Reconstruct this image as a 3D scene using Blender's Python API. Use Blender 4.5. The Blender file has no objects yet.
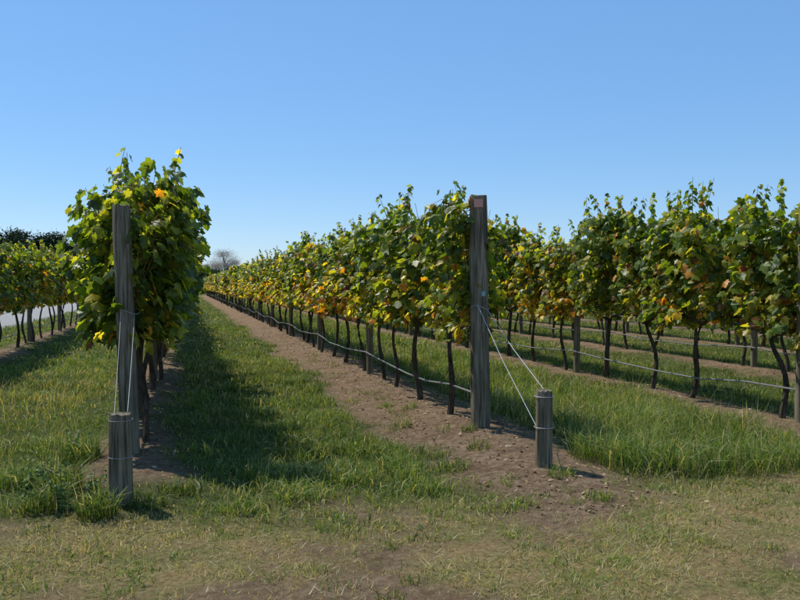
import bpy, math, random
import numpy as np
from mathutils import Vector
random.seed(3); rng=np.random.default_rng(7)
SC=bpy.context.scene
ROW0=-0.43; SP=3.15          # x of nearest-left row, spacing of rows
A=math.atan(215/800); EYE=1.45
def P(px,depth,z=0.0):
    lat=depth*(px-400)/800
    return (lat*math.cos(A)+depth*math.sin(A), -lat*math.sin(A)+depth*math.cos(A), z)

# ------------------------------------------------------------ noise helpers
_ph=rng.random((14,3))*6.28; _dr=rng.random((14,2))*2-1
def sn(x,y,s=1.0,o=0):
    v=0
    for i in range(6):
        a=_ph[(i+o)%14,0]; f=s*(0.7+0.55*i)
        v=v+np.sin((x*math.cos(a)+y*math.sin(a))*f+_ph[(i+o)%14,1])*np.cos((x*math.sin(a*1.7)-y*math.cos(a*1.7))*f*.8+_ph[(i+o)%14,2])/(1+.35*i)
    return v/2.2
def sm(a,b,v):
    t=np.clip((v-a)/(b-a),0,1); return t*t*(3-2*t)
def rowd(x):
    t=(x-ROW0)/SP; return np.abs(t-np.round(t))*SP
def ground_z(x,y):
    x=np.asarray(x,float); y=np.asarray(y,float)
    inr=sm(4.8,6.6,y)*(1-sm(112,118,y))
    m=.10*np.exp(-(rowd(x)/.5)**2)*inr*sm(-6.5,-5.5,x)
    near=1-sm(30,60,np.hypot(x,y))
    return m+near*(.018*sn(x,y,1.1)+.010*sn(x,y,4.,3))
# ------------------------------------------------------------ mesh helpers
def mk(name,V,T,mats,col=None,matidx=None,smooth=False):
    me=bpy.data.meshes.new(name)
    V=np.asarray(V,dtype=np.float32); T=np.asarray(T,dtype=np.int32)
    n=T.shape[1]
    me.vertices.add(len(V)); me.vertices.foreach_set('co',V.ravel())
    me.loops.add(T.size); me.loops.foreach_set('vertex_index',T.ravel())
    me.polygons.add(len(T)); me.polygons.foreach_set('loop_start',np.arange(0,T.size,n,dtype=np.int32))
    if matidx is not None: me.polygons.foreach_set('material_index',np.asarray(matidx,dtype=np.int32))
    me.polygons.foreach_set('use_smooth',np.full(len(T),smooth,dtype=bool))
    me.update(calc_edges=True)
    if col is not None:
        at=me.color_attributes.new('Col','FLOAT_COLOR','POINT')
        c=np.ones((len(V),4),dtype=np.float32); c[:,:3]=col
        at.data.foreach_set('color',c.ravel())
    for m in mats: me.materials.append(m)
    return me
def ob(name,me,parent=None,loc=(0,0,0),rot=(0,0,0)):
    o=bpy.data.objects.new(name,me); SC.collection.objects.link(o)
    o.location=loc; o.rotation_euler=rot
    if parent: o.parent=parent
    return o
def tube(pts,rad,seg=8,cap=True,wob=0):
    pts=np.asarray(pts,float); n=len(pts); rad=np.broadcast_to(np.asarray(rad,float),(n,))
    d=np.gradient(pts,axis=0); d/=np.linalg.norm(d,axis=1)[:,None]+1e-9
    V=[];T=[]
    for i in range(n):
        up=np.array([0,0,1.]) if abs(d[i,2])<.9 else np.array([0,1.,0])
        a=np.cross(d[i],up); a/=np.linalg.norm(a); b=np.cross(d[i],a)
        for k in range(seg):
            t=2*math.pi*k/seg; r=rad[i]*(1+wob*(rng.random()-.5))
            V.append(pts[i]+r*(math.cos(t)*a+math.sin(t)*b))
    for i in range(n-1):
        for k in range(seg):
            p=i*seg+k;q=i*seg+(k+1)%seg;T.append((p,q,q+seg));T.append((p,q+seg,p+seg))
    if cap:
        for e in (0,n-1):
            V.append(pts[e]); c=len(V)-1
            for k in range(seg): T.append((c,e*seg+k,e*seg+(k+1)%seg))
    return np.array(V),np.array(T)
class Acc:
    def __init__(s): s.V=[];s.T=[];s.C=[];s.M=[];s.n=0
    def add(s,V,T,col=(1,1,1),mi=0):
        s.V.append(np.asarray(V));s.T.append(np.asarray(T)+s.n);s.n+=len(V)
        s.C.append(np.broadcast_to(np.asarray(col,float),(len(V),3)));s.M.append(np.full(len(T),mi))
    def mesh(s,name,mats,smooth=False):
        return mk(name,np.concatenate(s.V),np.concatenate(s.T),mats,np.concatenate(s.C),np.concatenate(s.M),smooth)
# ------------------------------------------------------------ materials
def newmat(n):
    m=bpy.data.materials.new(n); m.use_nodes=True; nt=m.node_tree; nt.nodes.clear()
    return m,nt,nt.nodes,nt.links
def leafmat(name,transl=.45,rough=.45,tint=(1.5,1.45,.6),spec=.4,vary=True):
    m,nt,N,L=newmat(name)
    out=N.new('ShaderNodeOutputMaterial'); at=N.new('ShaderNodeAttribute'); at.attribute_name='Col'
    src=at.outputs['Color']
    if vary:
        tc=N.new('ShaderNodeTexCoord'); no=N.new('ShaderNodeTexNoise'); no.inputs['Scale'].default_value=22
        L.new(tc.outputs['Object'],no.inputs['Vector'])
        mr=N.new('ShaderNodeMapRange'); mr.inputs[1].default_value=.3; mr.inputs[2].default_value=.7; mr.inputs[3].default_value=.7; mr.inputs[4].default_value=1.25
        L.new(no.outputs['Fac'],mr.inputs[0])
        vm=N.new('ShaderNodeVectorMath'); vm.operation='SCALE'
        L.new(src,vm.inputs[0]); L.new(mr.outputs[0],vm.inputs['Scale']); src=vm.outputs[0]
    b=N.new('ShaderNodeBsdfPrincipled'); b.inputs['Roughness'].default_value=rough; b.inputs['Specular IOR Level'].default_value=spec
    L.new(src,b.inputs['Base Color'])
    t=N.new('ShaderNodeBsdfTranslucent'); vt=N.new('ShaderNodeVectorMath'); vt.operation='MULTIPLY'; vt.inputs[1].default_value=tint
    L.new(src,vt.inputs[0]); L.new(vt.outputs[0],t.inputs['Color'])
    mx=N.new('ShaderNodeMixShader'); mx.inputs[0].default_value=transl
    L.new(b.outputs[0],mx.inputs[1]); L.new(t.outputs[0],mx.inputs[2]); L.new(mx.outputs[0],out.inputs[0])
    return m
M_leaf=leafmat('grape_leaf',.5,.42,(2.8,2.4,.6),.42)
M_grass=leafmat('grass_blade',.38,.55,(1.7,1.55,.6),.25,False)
M_litter=leafmat('dry_leaf',.1,.85,(1.2,1.1,.8),.1,False)
M_tree=leafmat('tree_foliage',.2,.7,(1.3,1.3,.8),.1,False)
def woodmat(name,c1,c2,bark=False,sc=1.0):
    m,nt,N,L=newmat(name)
    out=N.new('ShaderNodeOutputMaterial'); b=N.new('ShaderNodeBsdfPrincipled'); b.inputs['Roughness'].default_value=.9; b.inputs['Specular IOR Level'].default_value=.12
    tc=N.new('ShaderNodeTexCoord'); mp=N.new('ShaderNodeMapping'); mp.inputs['Scale'].default_value=(45*sc,45*sc,(9 if bark else 2.2)*sc)
    L.new(tc.outputs['Object'],mp.inputs[0])
    n1=N.new('ShaderNodeTexNoise'); n1.inputs['Detail'].default_value=8; n1.inputs['Scale'].default_value=1; n1.inputs['Roughness'].default_value=.65
    L.new(mp.outputs[0],n1.inputs['Vector'])
    n2=N.new('ShaderNodeTexNoise'); n2.inputs['Scale'].default_value=3.5; n2.inputs['Detail'].default_value=4
    L.new(tc.outputs['Object'],n2.inputs['Vector'])
    r=N.new('ShaderNodeValToRGB'); r.color_ramp.elements[0].position=.36; r.color_ramp.elements[1].position=.66
    r.color_ramp.elements[0].color=(*c1,1); r.color_ramp.elements[1].color=(*c2,1)
    L.new(n1.outputs['Fac'],r.inputs[0])
    mx=N.new('ShaderNodeMix'); mx.data_type='RGBA'; mx.blend_type='MULTIPLY'; mx.inputs[0].default_value=.7
    r2=N.new('ShaderNodeValToRGB'); r2.color_ramp.elements[0].position=.3; r2.color_ramp.elements[1].position=.65
    r2.color_ramp.elements[0].color=(.45,.5,.40,1); r2.color_ramp.elements[1].color=(1.0,.97,.93,1)
    L.new(n2.outputs['Fac'],r2.inputs[0]); L.new(r.outputs[0],mx.inputs[6]); L.new(r2.outputs[0],mx.inputs[7])
    L.new(mx.outputs[2],b.inputs['Base Color'])
    bp=N.new('ShaderNodeBump'); bp.inputs['Strength'].default_value=.8; bp.inputs['Distance'].default_value=.012
    L.new(n1.outputs['Fac'],bp.inputs['Height']); L.new(bp.outputs[0],b.inputs['Normal']); L.new(b.outputs[0],out.inputs[0])
    return m
M_wood=woodmat('weathered_timber',(.06,.05,.036),(.34,.285,.205))
M_bark=woodmat('vine_bark',(.035,.026,.018),(.14,.108,.078),True)
def plain(name,c,rough=.5,metal=0):
    m,nt,N,L=newmat(name); out=N.new('ShaderNodeOutputMaterial'); b=N.new('ShaderNodeBsdfPrincipled')
    tc=N.new('ShaderNodeTexCoord'); no=N.new('ShaderNodeTexNoise'); no.inputs['Scale'].default_value=30
    L.new(tc.outputs['Object'],no.inputs['Vector'])
    r=N.new('ShaderNodeValToRGB'); r.color_ramp.elements[0].color=(*[v*.7 for v in c],1); r.color_ramp.elements[1].color=(*c,1)
    L.new(no.outputs['Fac'],r.inputs[0]); L.new(r.outputs[0],b.inputs['Base Color'])
    b.inputs['Roughness'].default_value=rough; b.inputs['Metallic'].default_value=metal; L.new(b.outputs[0],out.inputs[0]); return m
M_wire=plain('galvanised_wire',(.6,.6,.6),.5,.2)
M_hose=plain('irrigation_hose',(.2,.2,.2),.35)
M_tagp=plain('pink_tag',(.65,.3,.25),.5); M_tagb=plain('blue_tag',(.2,.42,.42),.5)

# ground material
def groundmat():
    m,nt,N,L=newmat('ground_soil_and_turf')
    out=N.new('ShaderNodeOutputMaterial'); b=N.new('ShaderNodeBsdfPrincipled'); b.inputs['Roughness'].default_value=.95; b.inputs['Specular IOR Level'].default_value=.1
    g=N.new('ShaderNodeNewGeometry')
    def noise(s,d=6,r=.6):
        n=N.new('ShaderNodeTexNoise'); n.inputs['Scale'].default_value=s; n.inputs['Detail'].default_value=d; n.inputs['Roughness'].default_value=r
        L.new(g.outputs['Position'],n.inputs['Vector']); return n.outputs['Fac']
    def ramp(f,stops):
        r=N.new('ShaderNodeValToRGB'); e=r.color_ramp.elements
        while len(e)<len(stops): e.new(.5)
        for i,(p,c) in enumerate(stops): e[i].position=p; e[i].color=(*c,1)
        L.new(f,r.inputs[0]); return r.outputs[0]
    def mix(f,a,c,bt='MIX'):
        x=N.new('ShaderNodeMix'); x.data_type='RGBA'; x.blend_type=bt
        if isinstance(f,float): x.inputs[0].default_value=f
        else: L.new(f,x.inputs[0])
        L.new(a,x.inputs[6]); L.new(c,x.inputs[7]); return x.outputs[2]
    at=N.new('ShaderNodeAttribute'); at.attribute_name='Col'
    sp=N.new('ShaderNodeSeparateColor'); L.new(at.outputs['Color'],sp.inputs[0])  # R bare, G dry, B gravel
    soil=ramp(noise(16,9,.75),[(.3,(.09,.057,.034)),(.5,(.23,.152,.095)),(.7,(.39,.28,.18))])
    soil=mix(.6,soil,ramp(noise(2.3,5),[(.35,(.5,.48,.40)),(.5,(.85,.85,.82)),(.65,(1,1,1))]),'MULTIPLY')
    green=ramp(noise(9,8,.7),[(.3,(.03,.04,.012)),(.5,(.065,.085,.024)),(.7,(.13,.14,.05))])
    dry=ramp(noise(30,9,.75),[(.3,(.12,.088,.046)),(.5,(.29,.23,.12)),(.72,(.47,.4,.23))])
    dry=mix(.8,dry,ramp(noise(2.6,6,.65),[(.38,(.52,.66,.3)),(.5,(.87,.82,.62)),(.6,(1,.84,.68))]),'MULTIPLY')
    grav=ramp(noise(40,6,.7),[(.3,(.24,.23,.22)),(.7,(.4,.39,.37))])
    c=mix(sp.outputs[1],green,dry); c=mix(sp.outputs[0],c,soil); c=mix(sp.outputs[2],c,grav)
    L.new(c,b.inputs['Base Color'])
    bp=N.new('ShaderNodeBump'); bp.inputs['Strength'].default_value=1; bp.inputs['Distance'].default_value=.05
    L.new(noise(18,9,.75),bp.inputs['Height']); L.new(bp.outputs[0],b.inputs['Normal'])
    L.new(b.outputs[0],out.inputs[0]); return m
M_ground=groundmat()
# ------------------------------------------------------------ zones
def zones(x,y):
    d=rowd(x)+.24*sn(x,y,1.6,2)+.16*sn(x,y,7,5)
    isrow2=np.abs(x-(ROW0+SP))<1.55
    side=np.where(x>ROW0+SP,.5,.85)
    w=np.where(isrow2,side,.28)
    startY=np.where(isrow2,4.0,5.3)
    inr=sm(0,.9,y-startY+.5*sn(x,y,2.1,7))*(1-sm(110,116,y))*sm(-5.6,-5.2,x)
    bare=(1-sm(w-.2,w+.2,d))*inr
    dry=1-sm(4.4,6.0,y+.45*sn(x,y,1.3,4)+.35*sn(x,y,4.5,1))
    bare=np.maximum(bare, (1-sm(4.8,5.6,y))*.9*sm(.05,.45,sn(x,y,1.5,9)+.35*sn(x,y,6,1)))
    grav=np.where(x<-5.6,sm(5.6,6.2,-x+.2*sn(x,y,2,1))*(1-sm(12.,12.6,-x)),0)*sm(3,6,y)
    return np.clip(bare,0,1),np.clip(dry,0,1),np.clip(grav,0,1)
def axis(a,b,step,lo,hi,g=1.22):
    v=list(np.arange(a,b,step)); s=step;x=v[-1]
    while x<hi: s*=g;x+=s;v.append(x)
    s=step;x=v[0];L=[]
    while x>lo: s*=g;x-=s;L.append(x)
    return np.array(L[::-1]+v)
xs=axis(-13,26,.11,-1500,1500); ys=axis(1.5,22,.11,-300,2500,1.06)
X,Y=np.meshgrid(xs,ys); Z=ground_z(X,Y); b_,d_,g_=zones(X,Y)
nx,ny=len(xs),len(ys)
idx=np.arange(nx*ny).reshape(ny,nx)
Q=np.stack([idx[:-1,:-1],idx[:-1,1:],idx[1:,1:],idx[1:,:-1]],-1).reshape(-1,4)
me=mk('ground',np.stack([X,Y,Z],-1).reshape(-1,3),Q,[M_ground],np.stack([b_,d_,g_],-1).reshape(-1,3),None,True)
ob('ground',me)
# ------------------------------------------------------------ grass
def blades(px,py,h,w,col,lean=.45,segs=2,tipcol=1.25):
    n=len(px); az=rng.random(n)*6.283; la=rng.random(n)*6.283
    z=ground_z(px,py)-.005
    dx,dy=np.cos(az)*w/2,np.sin(az)*w/2
    ln=h*lean*rng.random(n)*1.3; lx,ly=np.cos(la)*ln,np.sin(la)*ln
    B=np.stack([px,py,z],-1); D=np.stack([dx,dy,0*dx],-1)
    mid=B+np.stack([lx*.3,ly*.3,h*.55],-1); tip=B+np.stack([lx,ly,h*(1-.25*(ln/h))],-1)
    if segs==2:
        V=np.stack([B-D,B+D,mid-D*.8,mid+D*.8,tip],1).reshape(-1,3)
        k=np.arange(n)[:,None]*5
        T=np.concatenate([k+[0,1,3],k+[0,3,2],k+[2,3,4]]); 
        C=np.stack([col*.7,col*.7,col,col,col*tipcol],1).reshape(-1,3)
    else:
        V=np.stack([B-D,B+D,tip],1).reshape(-1,3); k=np.arange(n)[:,None]*3; T=k+[0,1,2]
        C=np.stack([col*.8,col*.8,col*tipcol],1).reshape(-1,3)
    return V,T,C
def gcol(n,x,y,dryfrac):
    base=np.array([[.07,.13,.022],[.115,.182,.033],[.16,.225,.048],[.21,.245,.07]])
    c=base[rng.integers(0,4,n)]*(1+.28*sn(x,y,1.2,6)+.2*sn(x,y,4,2))[:,None]
    c*=(.8+.4*rng.random(n))[:,None]
    dr=rng.random(n)<dryfrac
    dc=np.array([[.42,.35,.18],[.32,.27,.12],[.52,.45,.26]])[rng.integers(0,3,n)]
    return np.where(dr[:,None],dc,c)
acc=Acc()
def hfun(x,y):
    h=.082+.03*sn(x,y,1.8,3)+.035*sn(x,y,5,1)
    h=h+np.where((x>3.3)&(x<5.6),.10,0)*sm(4.8,6.2,y)
    d=rowd(x); h=h*(.55+.45*sm(.3,.9,d))
    return np.clip(h,.03,.4)
bands=[(4.2,9,-6,9.5,1900,.0065,2),(9,16,-8,15,800,.010,2),(16,30,-13,24,240,.02,2),(30,60,-14,34,55,.045,1),(60,112,-14,40,16,.1,1)]
for (y0,y1,x0,x1,dn,w,sg) in bands:
    n=int((y1-y0)*(x1-x0)*dn); x=rng.uniform(x0,x1,n); y=rng.uniform(y0,y1,n)
    b,d,g=zones(x,y); keep=(rng.random(n)>b*1.0+.0-.12*(b>0))&(rng.random(n)>g)&(rng.random(n)>d*.93)
    keep&=rng.random(n)<.7+.6*sn(x,y,6,8)
    x,y,b,d=x[keep],y[keep],b[keep],d[keep]; n=len(x)
    h=hfun(x,y)*(.45+1.0*rng.random(n))*np.where(b>.4,.5,1)*(1-.6*d)
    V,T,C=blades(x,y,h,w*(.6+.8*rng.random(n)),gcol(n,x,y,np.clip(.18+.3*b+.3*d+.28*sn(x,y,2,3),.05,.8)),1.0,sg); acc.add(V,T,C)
ob('grass',acc.mesh('grass',[M_grass]))
# mown dry turf
acc=Acc()
n=250000; x=rng.uniform(-4.2,7.5,n); y=rng.uniform(2.4,6.5,n)
b,d,g=zones(x,y); keep=(rng.random(n)<d)&(rng.random(n)>b*.85); keep&=rng.random(n)<.65+.7*sn(x,y,5,2)
x,y=x[keep],y[keep]; n=len(x)
gf=np.clip(.7-.5*sn(x,y,1.7,5)-.35*sn(x,y,6,3),.12,.98)
col=gcol(n,x,y,gf)
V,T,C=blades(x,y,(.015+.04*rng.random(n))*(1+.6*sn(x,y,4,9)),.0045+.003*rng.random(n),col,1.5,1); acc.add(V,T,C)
ob('mown_dry_grass',acc.mesh('mown_dry_grass',[M_grass]))
# tall tufts and seed stalks
acc=Acc()
def tuft(cx,cy,n,r,h,w=.008,dry=.1,lean=.8):
    a=rng.random(n)*6.283; rr=r*np.sqrt(rng.random(n)); x=cx+rr*np.cos(a); y=cy+rr*np.sin(a)
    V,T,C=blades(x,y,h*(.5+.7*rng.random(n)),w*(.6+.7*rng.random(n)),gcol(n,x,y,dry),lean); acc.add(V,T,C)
def gp(px,py):  # photograph ground point -> plot position
    q=P(px,EYE*800/(py-285)); return q[0],q[1]
for px,py,n,r,h in [(300,500,220,.18,.17),(265,480,200,.17,.15),(350,480,220,.22,.15),(400,470,200,.2,.15),(430,492,160,.17,.13),(330,455,200,.2,.17),
    (600,462,300,.25,.3),(640,470,320,.28,.32),(690,472,300,.25,.28),(740,470,300,.3,.3),(780,465,250,.25,.28),(570,430,260,.22,.26),(620,430,260,.3,.3),(670,430,260,.3,.28),(730,435,260,.3,.28),
    (60,500,260,.14,.26),(95,520,240,.12,.2),(40,515,240,.14,.18),(80,470,240,.15,.24),(15,490,200,.15,.18),(145,510,140,.13,.11),(180,498,140,.15,.11),(240,512,160,.15,.1),(500,510,80,.12,.08),(560,480,70,.1,.1),(525,505,60,.1,.08),(455,470,100,.14,.1),(480,455,70,.12,.09),(470,440,50,.08,.09),(400,430,60,.12,.08),(385,410,60,.12,.08),(600,500,60,.1,.08)]:
    cx,cy=gp(px,py); tuft(cx,cy,n,r,h,lean=1.1)
for i in range(110):
    cx=rng.uniform(3.5,5.3) if i<70 else rng.uniform(-2.8,-.9); cy=rng.uniform(5.2,11)
    tuft(cx,cy,9,.08,.38,.004,.6,.6)
for i in range(140):
    cx=rng.uniform(.1,1.7); cy=rng.uniform(5.4,18); tuft(cx,cy,40,.14,.14,.009,.08,1.1)
for i in range(130):
    cx=rng.uniform(-2.5,6); cy=rng.uniform(3.5,5.2); tuft(cx,cy,30,.08,.05,.006,.15,1.3)
for i in range(110):  # stray tufts along edges of bare strips
    cx=ROW0+SP*rng.choice([0,1,1,2])+rng.choice([-1,1])*rng.uniform(.25,.8); cy=rng.uniform(5,16); tuft(cx,cy,20,.1,.08,.007,.2,1.3)
ob('tall_grass_tufts',acc.mesh('tall_grass_tufts',[M_grass]))
# ------------------------------------------------------------ leaves
half=[(0.,-.02),(.16,-.24),(.44,-.16),(.40,.08),(.64,.34),(.34,.44),(.30,.66)]
outl=half+[(0,1.0)]+[(-a,b) for a,b in half[:0:-1]]
def leafshape(outl):
    LV=np.array([(0,.2)]+outl); nl=len(LV)
    LZ=-.28*np.abs(LV[:,0])-.22*np.clip(LV[:,1],0,1)**2; LZ[0]=.06
    return np.column_stack([LV,LZ]),np.array([(0,i,i+1 if i<nl-1 else 1) for i in range(1,nl)])
HI=leafshape(outl); LO=leafshape([(0,-.1),(.5,-.1),(.5,.45),(0,.95),(-.5,.45),(-.5,-.1)])
def leaves(pos,nrm,size,col,flat=1.0,shape=None):
    LV3,LT=shape or HI; nl=len(LV3)
    n=len(pos); nrm=nrm/np.linalg.norm(nrm,axis=1)[:,None]
    t=np.column_stack([rng.normal(0,.5,n),rng.normal(0,.5,n),-np.ones(n)])  # tip hangs down
    t=t-nrm*np.sum(t*nrm,1)[:,None]; t/=np.linalg.norm(t,axis=1)[:,None]+1e-6
    s=np.cross(t,nrm)
    curl=rng.normal(1,.8,n)*flat
    asp=rng.uniform(.8,1.15,n)[:,None,None]
    V=pos[:,None]+size[:,None,None]*(LV3[None,:,0,None]*s[:,None]*asp+LV3[None,:,1,None]*t[:,None]+(LV3[None,:,2]*curl[:,None])[:,:,None]*nrm[:,None])
    T=(np.arange(n)*nl)[:,None,None]+LT[None]
    C=np.repeat(col[:,None],nl,1)*(.85+.3*rng.random((n,nl,1)))
    return V.reshape(-1,3),T.reshape(-1,3),C.reshape(-1,3)
PAL=np.array([(.05,.088,.013),(.09,.143,.019),(.15,.2,.027),(.245,.262,.036),(.46,.38,.05),(.48,.22,.035),(.2,.08,.03),(.13,.07,.035)])
def leafcol(n,z,yel):
    low=np.clip((1.9-z)/1.0,0,1.)
    p=rng.random(n); pa=yel*(.42+1.1*low)
    aut=p<pa
    gi=rng.choice(4,n,p=[.24,.31,.27,.18]); ai=rng.choice([3,4,5,6,7],n,p=[.37,.36,.14,.07,.06])
    return PAL[np.where(aut,ai,gi)]*(.75+.5*rng.random(n))[:,None]
VL=1.18
def vine(seed,yel,nleaf=1450,top=2.2,wid=.19,nd=3,lo=False,nup=4):
    global rng
    rng=np.random.default_rng(seed)
    a=Acc()
    lean=rng.normal(0,.14); bx=rng.normal(0,.03)
    ht=.86+rng.normal(0,.03)
    zt=np.linspace(-.06,ht,8); s=zt/ht
    tp=np.column_stack([bx+.03*np.sin(s*5+seed),lean*(s-1)+.035*np.sin(s*6+seed*2),zt])
    V,T=tube(tp,np.linspace(.034,.02,8)*rng.uniform(.8,1.15),7,True,.35); a.add(V,T,mi=1)
    for sg in (-1,1):
        k=np.linspace(0,1,5); cp=np.column_stack([bx*(1-k)+.02*np.sin(k*5),sg*k*.6,ht+.02+.09*np.sin(k*1.6)-.0*k])
        cp[0]=tp[-1]; V,T=tube(cp,np.linspace(.019,.012,5),6,True,.3); a.add(V,T,mi=1)
    # canes
    nc=20; canes=[]
    for i in range(nc):
        y0=rng.uniform(-.6,.6); tall=rng.uniform(.78,1.05)*(top-.95)
        k=np.linspace(0,1,7); sx=np.clip(rng.normal(0,wid),-.38,.38); sy=rng.normal(0,.13)
        arch=rng.random()<.25
        z=.95+tall*(np.sin(k*1.9)/np.sin(1.57)*.95 if arch else k)
        c=np.column_stack([sx*k**1.3+(np.sign(sx)*.16*k**3 if arch else 0),y0+sy*k,z]); canes.append(c)
        if not lo:
            V,T=tube(c,np.linspace(.0055,.002,7),4,False); a.add(V,T,(.2,.12,.05),0)
    pos=[];nr=[];sz=[]
    for i in range(nleaf):
        c=canes[rng.integers(nc)]; t=rng.random()**.95*6; j=min(int(t),5); f=t-j; p=c[j]*(1-f)+c[j+1]*f
        zr=(p[2]-.85)/(top-.85); wd=wid*(1.05-.4*max(zr-.5,0)/.5)
        off=np.clip(np.array([rng.normal(0,wd),rng.normal(0,.1),rng.normal(-.06,.11)]),-.34,.34)
        if t>5: off*=.6
        q=p+off; q[0]=np.clip(q[0],-wid*2.6,wid*2.6)
        if q[2]<.70+.2*rng.random(): q[2]=.8+.4*rng.random()
        pos.append(q); out=np.sign(q[0]+rng.normal(0,.05))
        nr.append((out*rng.uniform(.1,1.2)+rng.normal(0,.4),rng.normal(0,.55),rng.uniform(.1,1.2)))
        sz.append(rng.uniform(.055,.112)*(1.45 if lo else 1))
    def shoot(c,r,cnt,s0,up):
        V,T=tube(c,np.linspace(r,r*.4,len(c)),4,False); a.add(V,T,(.17,.14,.05),0)
        for kk in np.linspace(0,1,cnt):
            j=min(int(kk*(len(c)-1)),len(c)-2); p=c[j]+(c[j+1]-c[j])*(kk*(len(c)-1)-j)
            th=rng.random()*6.283; o=np.array([math.cos(th),math.sin(th),.2])*s0*.35
            pos.append(p+o); nr.append((math.cos(th)*.7,math.sin(th)*.7,rng.uniform(.3,1))); sz.append(s0*(1.1-.55*kk))
    if not lo:
        for s_ in range(nd):     # side shoots
            sg=rng.choice([-1,1]); y0=rng.uniform(-.5,.5); z0=rng.uniform(1.15,1.95); ln=rng.uniform(.12,.28)
            k=np.linspace(0,1,6); c=np.column_stack([sg*(wid*.9+ln*k),y0+rng.normal(0,.12)*k,z0+.1*k-ln*.9*k**2]); shoot(c,.005,18,.09,0)
        for s_ in range(nup):    # upright shoots above the hedge
            y0=rng.uniform(-.55,.55); x0=rng.normal(0,wid*.5); h=rng.uniform(.1,.32)
            k=np.linspace(0,1,6); c=np.column_stack([x0+rng.normal(0,.09)*k**1.5,y0+rng.normal(0,.1)*k**1.5,top-.25+(h+.25)*k]); shoot(c,.005,17,.085,1)
    pos=np.array(pos); nr=np.array(nr); sz=np.array(sz)
    # drop isolated leaves (need at least two neighbours close by)
    D2=((pos[:,None]-pos[None])**2).sum(-1); keep=(D2<(.10 if not lo else .16)**2).sum(1)>=4
    pos,nr,sz=pos[keep],nr[keep],sz[keep]
    V,T,C=leaves(pos,nr,sz,leafcol(len(pos),pos[:,2],yel),1.0,LO if lo else HI); a.add(V,T,C,0)
    return a.mesh('vine_mesh',[M_leaf,M_bark])
green=[vine(100+i,.24) for i in range(7)]
gold=[vine(200+i,.58) for i in range(7)]
tallv=[vine(300+i,.27,1650,2.28,.19,3,False,5) for i in range(6)]
bushy=[vine(400+i,.10,2300,2.24,.29,9,False,6) for i in range(4)]
farv=[vine(500+i,.45,650,2.26,.19,2,True) for i in range(6)]
rng=np.random.default_rng(11)
# ------------------------------------------------------------ posts
def post(name,h,r,lean=(0,0),parent=None,loc=(0,0,0),seg=20,top='flat',seed=0):
    rr=np.random.default_rng(abs(seed)); n=14
    V=[];T=[]; k=np.linspace(0,1,n)
    rk=1+.03*rr.normal(size=seg)
    for i in range(n):
        z=-.12+k[i]*(h+.12)
        f=1.0
        if i==n-1: f=.93
        for s in range(seg):
            t=2*math.pi*s/seg; q=r*f*rk[s]*(1+.03*math.sin(z*5+seed)+.01*rr.normal())*(1.04-.06*k[i])
            V.append((q*math.cos(t)+lean[0]*z,q*math.sin(t)+lean[1]*z,z+(.006*rr.normal() if i==n-1 else 0)))
    for i in range(n-1):
        for s in range(seg):
            p=i*seg+s;q=i*seg+(s+1)%seg; T+= [(p,q,q+seg),(p,q+seg,p+seg)]
    V.append((lean[0]*h,lean[1]*h,h+.004)); c=len(V)-1
    for s in range(seg): T.append((c,(n-1)*seg+s,(n-1)*seg+(s+1)%seg))
    me=mk(name,V,T,[M_wood]); o=ob(name,me,parent,loc)
    for p in me.polygons: p.use_smooth=True
    try: me.set_sharp_from_angle(angle=math.radians(40))
    except Exception: pass
    return o
BAY=4.72; END=106
def gz(x,y): return float(ground_z(x,y))
ends={}
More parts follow.
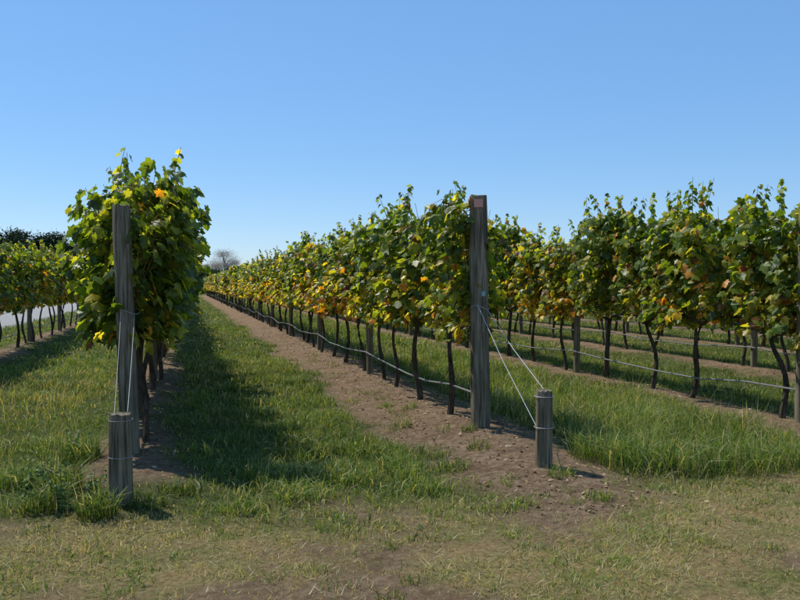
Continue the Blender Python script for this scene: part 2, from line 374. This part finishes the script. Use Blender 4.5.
for r in range(-1,10):
    rx=ROW0+SP*r
    ys0={-1:6.5,0:6.78,1:7.16,2:6.55}.get(r,6.4+.3*math.sin(r))
    ends[r]=(rx,ys0)
    H={0:1.99,1:2.2}.get(r,2.1); R={0:.073,1:.085}.get(r,.075)
    ln={0:(-.03,.0),1:(-.012,.0)}.get(r,(0,-.01))
    p=post('wooden_end_post',H,R,ln,None,(rx,ys0,gz(rx,ys0)-.0),seed=r+5)
    # anchor stake
    sy={0:5.5,1:5.70}.get(r,ys0-1.4); sx={0:-.41,1:2.69}.get(r,rx)
    post('wooden_anchor_stake',{0:.58,1:.585}.get(r,.58),{0:.076,1:.068}.get(r,.07),(0.0,-.01),None,(sx,sy,gz(sx,sy)),seed=r+40)
    # stay wires
    w=Acc(); sz=gz(sx,sy); pz=gz(rx,ys0); wr=.0028 if r else .0015
    for (za,zb,off) in [(.54,1.12,.04),(.30,1.17,-.06)]:
        V,T=tube([(sx+off,sy+.0,sz+za),((sx+rx)/2+off,(sy+ys0)/2,(sz+za+pz+zb)/2-.008),(rx+off,ys0-.07,pz+zb)],wr,6); w.add(V,T)
    for zz in (.54,.30):
        V,T=tube([(sx+.077*math.cos(t),sy+.077*math.sin(t)-.005,sz+zz) for t in np.linspace(0,6.283,17)],wr*.75,5); w.add(V,T)
    V,T=tube([(rx+.09*math.cos(t)-.01,ys0+.09*math.sin(t),pz+1.14+.02*math.sin(t*2)) for t in np.linspace(0,6.283,17)],wr*.75,5); w.add(V,T)
    ob('stay_wire',w.mesh('stay_wire',[M_wire]))
    # line posts
    k=1; src=None
    while ys0+BAY*k<END:
        py=ys0+BAY*k
        if src is None or k<5: o=post('wooden_trellis_post',1.75,.05,(rng.normal(0,.01),0),None,(rx,py,gz(rx,py)),12,seed=abs(r)*10+k); src=o.data
        else: ob('wooden_trellis_post',src,None,(rx,py,gz(rx,py)),(0,0,k))
        k+=1
    ob('wooden_end_post',src,None,(rx,END+.5,0))
    # hose and wires
    a=Acc(); yy=np.arange(ys0,END,BAY/6); n=len(yy)
    zs=.42-.07*np.sin(np.arange(n)/6*math.pi)**2+.012*np.sin(np.arange(n)*2.3)
    V,T=tube(np.column_stack([rx-.06+.012*np.sin(np.arange(n)*1.7),yy,zs]),.0105,6); a.add(V,T)
    ob('drip_irrigation_hose',a.mesh('drip_irrigation_hose',[M_hose],True))
    a=Acc()
    for zz,xo in ((.98,0),(1.35,-.06),(1.35,.06),(1.75,0)):
        V,T=tube([(rx+xo,ys0,zz+.05),(rx+xo,(ys0+END)/2,zz+.05),(rx+xo,END+.5,zz)],.002,4); a.add(V,T)
    ob('trellis_wire',a.mesh('trellis_wire',[M_wire]))
    # vines
    e=bpy.data.objects.new('grapevine_row',None); SC.collection.objects.link(e); e.location=(rx,0,0)
    y={0:ys0+.6,1:ys0+.62}.get(r,ys0+.42); i=0
    while y<END:
        u=rng.random()
        if y>34 or (r>4 and y>20): L=farv
        elif r==1: L=green if (y<9.3 and u<.7) else (gold if u<.65 else green)
        elif r==2: L=tallv if u<.75 else gold
        elif r==0: L=bushy if y<14 else (green if u<.75 else gold)
        else: L=[green,gold,tallv][int(u*2.999)]
        o=ob('grapevine',L[(i if r==0 and y<14 else rng.integers(len(L)))%len(L)],e,(rng.normal(0,.02),y,gz(rx,y)-.02),(0,0,(math.pi if rng.random()<.5 else 0)+rng.normal(0,.04)))
        s=1+.04*rng.normal(); o.scale=(1.08+.1*rng.normal() ,1.06,min(s,1.06) if r!=2 else min(s+.02,1.07))
        if r==1 and y<8.5: o.scale=(1,.98,1.0)
        if r==0 and y<9: o.scale=(1.05,1,1.02)
        y+=VL+rng.normal(0,.03); i+=1
# tags on the end post
rx,ys0=ends[1]
pz=gz(rx,ys0)
def tag(name,mat,z,w,h,xo,shape):
    bpy.ops.mesh.primitive_cube_add(size=1); o=bpy.context.object; o.name=name; o.scale=(w,.006,h)
    o.location=(rx+xo-.012*z,ys0-.089,pz+z); o.rotation_euler=(0,0,math.radians(-14)); o.data.materials.append(mat)
    bv=o.modifiers.new('b','BEVEL'); bv.width=.003
tag('row_marker_tag',M_tagp,2.12,.08,.075,-.03,0); tag('post_label',M_tagb,1.27,.035,.045,.01,0)
# ------------------------------------------------------------ leaf litter
n=5200; r_=rng.choice([0,1,1,1,1,2,3,-1],n); x=ROW0+SP*r_+rng.normal(-.08,.42,n); y=4.6+22*rng.random(n)**1.25
z=ground_z(x,y)+.006+.006*rng.random(n)
nr=np.column_stack([rng.normal(0,.4,n),rng.normal(0,.4,n),np.ones(n)])
col=np.array([(.26,.17,.09),(.18,.11,.06),(.34,.25,.14),(.14,.09,.055),(.38,.3,.17)])[rng.integers(0,5,n)]
V,T,C=leaves(np.column_stack([x,y,z]),nr,rng.uniform(.010,.034,n),col,.8)
ob('fallen_vine_leaves',mk('fallen_vine_leaves',V,T,[M_litter],C))
# ------------------------------------------------------------ broadleaf weeds
def weed(cx,cy,h):
    a=Acc(); pos=[];nr=[];sz=[]
    for s in range(7):
        an=rng.random()*6.283; sp=h*rng.uniform(.1,.5); k=np.linspace(0,1,5)
        c=np.column_stack([sp*math.cos(an)*k,sp*math.sin(an)*k,h*rng.uniform(.5,1.05)*k**.9])
        V,T=tube(c,np.linspace(.004,.0015,5),5,False); a.add(V,T,(.14,.18,.06),0)
        for kk in np.linspace(.15,1,9):
            j=min(int(kk*4),3); p=c[j]+(c[j+1]-c[j])*(kk*4-j); th=rng.random()*6.283
            pos.append(p+np.array([.025*math.cos(th),.025*math.sin(th),0])); nr.append((.5*math.cos(th),.5*math.sin(th),1)); sz.append(.04*(1.2-.7*kk))
    pos=np.array(pos); col=np.array([(.09,.15,.035),(.13,.2,.05)])[rng.integers(0,2,len(pos))]
    V,T,C=leaves(pos,np.array(nr),np.array(sz),col,1.2,LO); a.add(V,T,C,0)
    ob('broadleaf_weed',a.mesh('broadleaf_weed',[M_grass]),None,(cx,cy,gz(cx,cy)-.01))
for px,py,h in [(62,515,.36),(46,498,.36),(92,505,.24),(70,468,.32),(28,500,.22)]:
    weed(*gp(px,py),h)
# ------------------------------------------------------------ distant trees
def tree(name,loc,h,w,col,bare=False,conifer=False,n=5000):
    a=Acc(); x0,y0,_=loc
    V,T=tube([(0,0,-.2),(.05*w,0,h*.3),(0,.03*w,h*.7)],[h*.035,h*.025,h*.01],8,True,.2); a.add(V,T,mi=1)
    cl=[]
    for i in range(26):
        t=rng.random(); z=h*(.25+.68*t); ww=w*.5*((1-t)*.95+.1 if conifer else math.sin(.5+2.3*t))
        an=rng.random()*6.283; q=np.array([ww*.7*math.cos(an),ww*.7*math.sin(an),z]); cl.append((q,h*rng.uniform(.05,.11)))
        V,T=tube([(0,0,z*.75),q*.5+np.array([0,0,z*.42]),q],[h*.012,h*.007,h*.002],5,False); a.add(V,T,mi=1)
    m=n//26
    for q,rr in cl:
        p=q+rng.normal(0,1,(m,3))*rr*np.array([1,1,.6]); sz=h*(.012 if bare else .022)*rng.uniform(.6,1.5,m)
        d1=rng.normal(0,1,(m,3)); d2=rng.normal(0,1,(m,3)); d1/=np.linalg.norm(d1,axis=1)[:,None]; d2/=np.linalg.norm(d2,axis=1)[:,None]
        if bare: d2*=.25; d1*=2
        V=np.stack([p-d1*sz[:,None],p+d2*sz[:,None],p+d1*sz[:,None]],1).reshape(-1,3)
        a.add(V,np.arange(m*3).reshape(-1,3),np.array(col)*rng.uniform(.6,1.4),0)
    ob(name,a.mesh(name,[M_tree,M_bark]),None,(x0,y0,0))
for px,dp,h in [(8,118,9.3),(28,125,10.2),(50,122,9.4),(-30,115,9.8),(-80,120,10.5),(66,130,8.2)]:
    tree('pine_tree',P(px,dp),h,h*.9,(.02,.035,.018),conifer=False,n=6000)
for px,dp,h,w in [(225,150,7.9,6),(212,155,7.2,5)]:
    tree('bare_tree',P(px,dp),h,w,(.34,.29,.27),bare=True,n=16000)  # pinkish-grey twigs, with distance haze painted in as a lighter colour
a=Acc()
n=60000; t=rng.random(n); x=-130+330*t; hh=3.6+1.0*sn(x,x*0,.11,2)+.7*sn(x,x*0,.5,5); y=140+rng.normal(0,1.5,n)
z=np.clip(hh,1.5,6)*rng.random(n)**.7
p=np.column_stack([x,y,z]); d1=rng.normal(0,.4,(n,3)); d2=rng.normal(0,.4,(n,3))
V=np.stack([p-d1,p+d2,p+d1],1).reshape(-1,3); cc=np.array([.035,.055,.025])*(.6+.8*rng.random((n,1))); a.add(V,np.arange(n*3).reshape(-1,3),np.repeat(cc,3,0))
ob('distant_hedgerow',a.mesh('distant_hedgerow',[M_tree]))
# ------------------------------------------------------------ light, sky, camera
sd=Vector((-.44,.52,1)).normalized()
el=math.asin(sd.z); azm=math.atan2(sd.x,sd.y)
w=bpy.data.worlds.new('World'); SC.world=w; w.use_nodes=True; nt=w.node_tree
sky=nt.nodes.new('ShaderNodeTexSky'); sky.sky_type='NISHITA'; sky.sun_disc=False; sky.sun_elevation=el; sky.sun_rotation=azm%(2*math.pi)
sky.air_density=1.0; sky.dust_density=0.0; sky.ozone_density=2.5
hs=nt.nodes.new('ShaderNodeHueSaturation'); hs.inputs['Saturation'].default_value=1.2
mx=nt.nodes.new('ShaderNodeMix'); mx.data_type='RGBA'; mx.inputs[0].default_value=.5; mx.inputs[7].default_value=(1.8,3.8,7.3,1)
bg=nt.nodes['Background']; bg.inputs[1].default_value=.13; nt.links.new(sky.outputs[0],hs.inputs['Color']); nt.links.new(hs.outputs[0],mx.inputs[6]); nt.links.new(mx.outputs[2],bg.inputs[0])
ld=bpy.data.lights.new('sun','SUN'); ld.energy=5.0; ld.angle=math.radians(.53); ld.color=(1,.96,.88)
lo=bpy.data.objects.new('sun',ld); SC.collection.objects.link(lo); lo.rotation_euler=(-sd).to_track_quat('-Z','Y').to_euler(); lo.location=(-20,30,50)
cd=bpy.data.cameras.new('camera'); cam=bpy.data.objects.new('camera',cd); SC.collection.objects.link(cam); SC.camera=cam
cd.sensor_width=36; cd.lens=36; cd.clip_end=6000; cam.location=(0,0,EYE)
cam.rotation_euler=(math.radians(90)-math.atan(15/800),0,-A)
SC.view_settings.view_transform='Standard'; SC.view_settings.look='None'; SC.view_settings.exposure=0
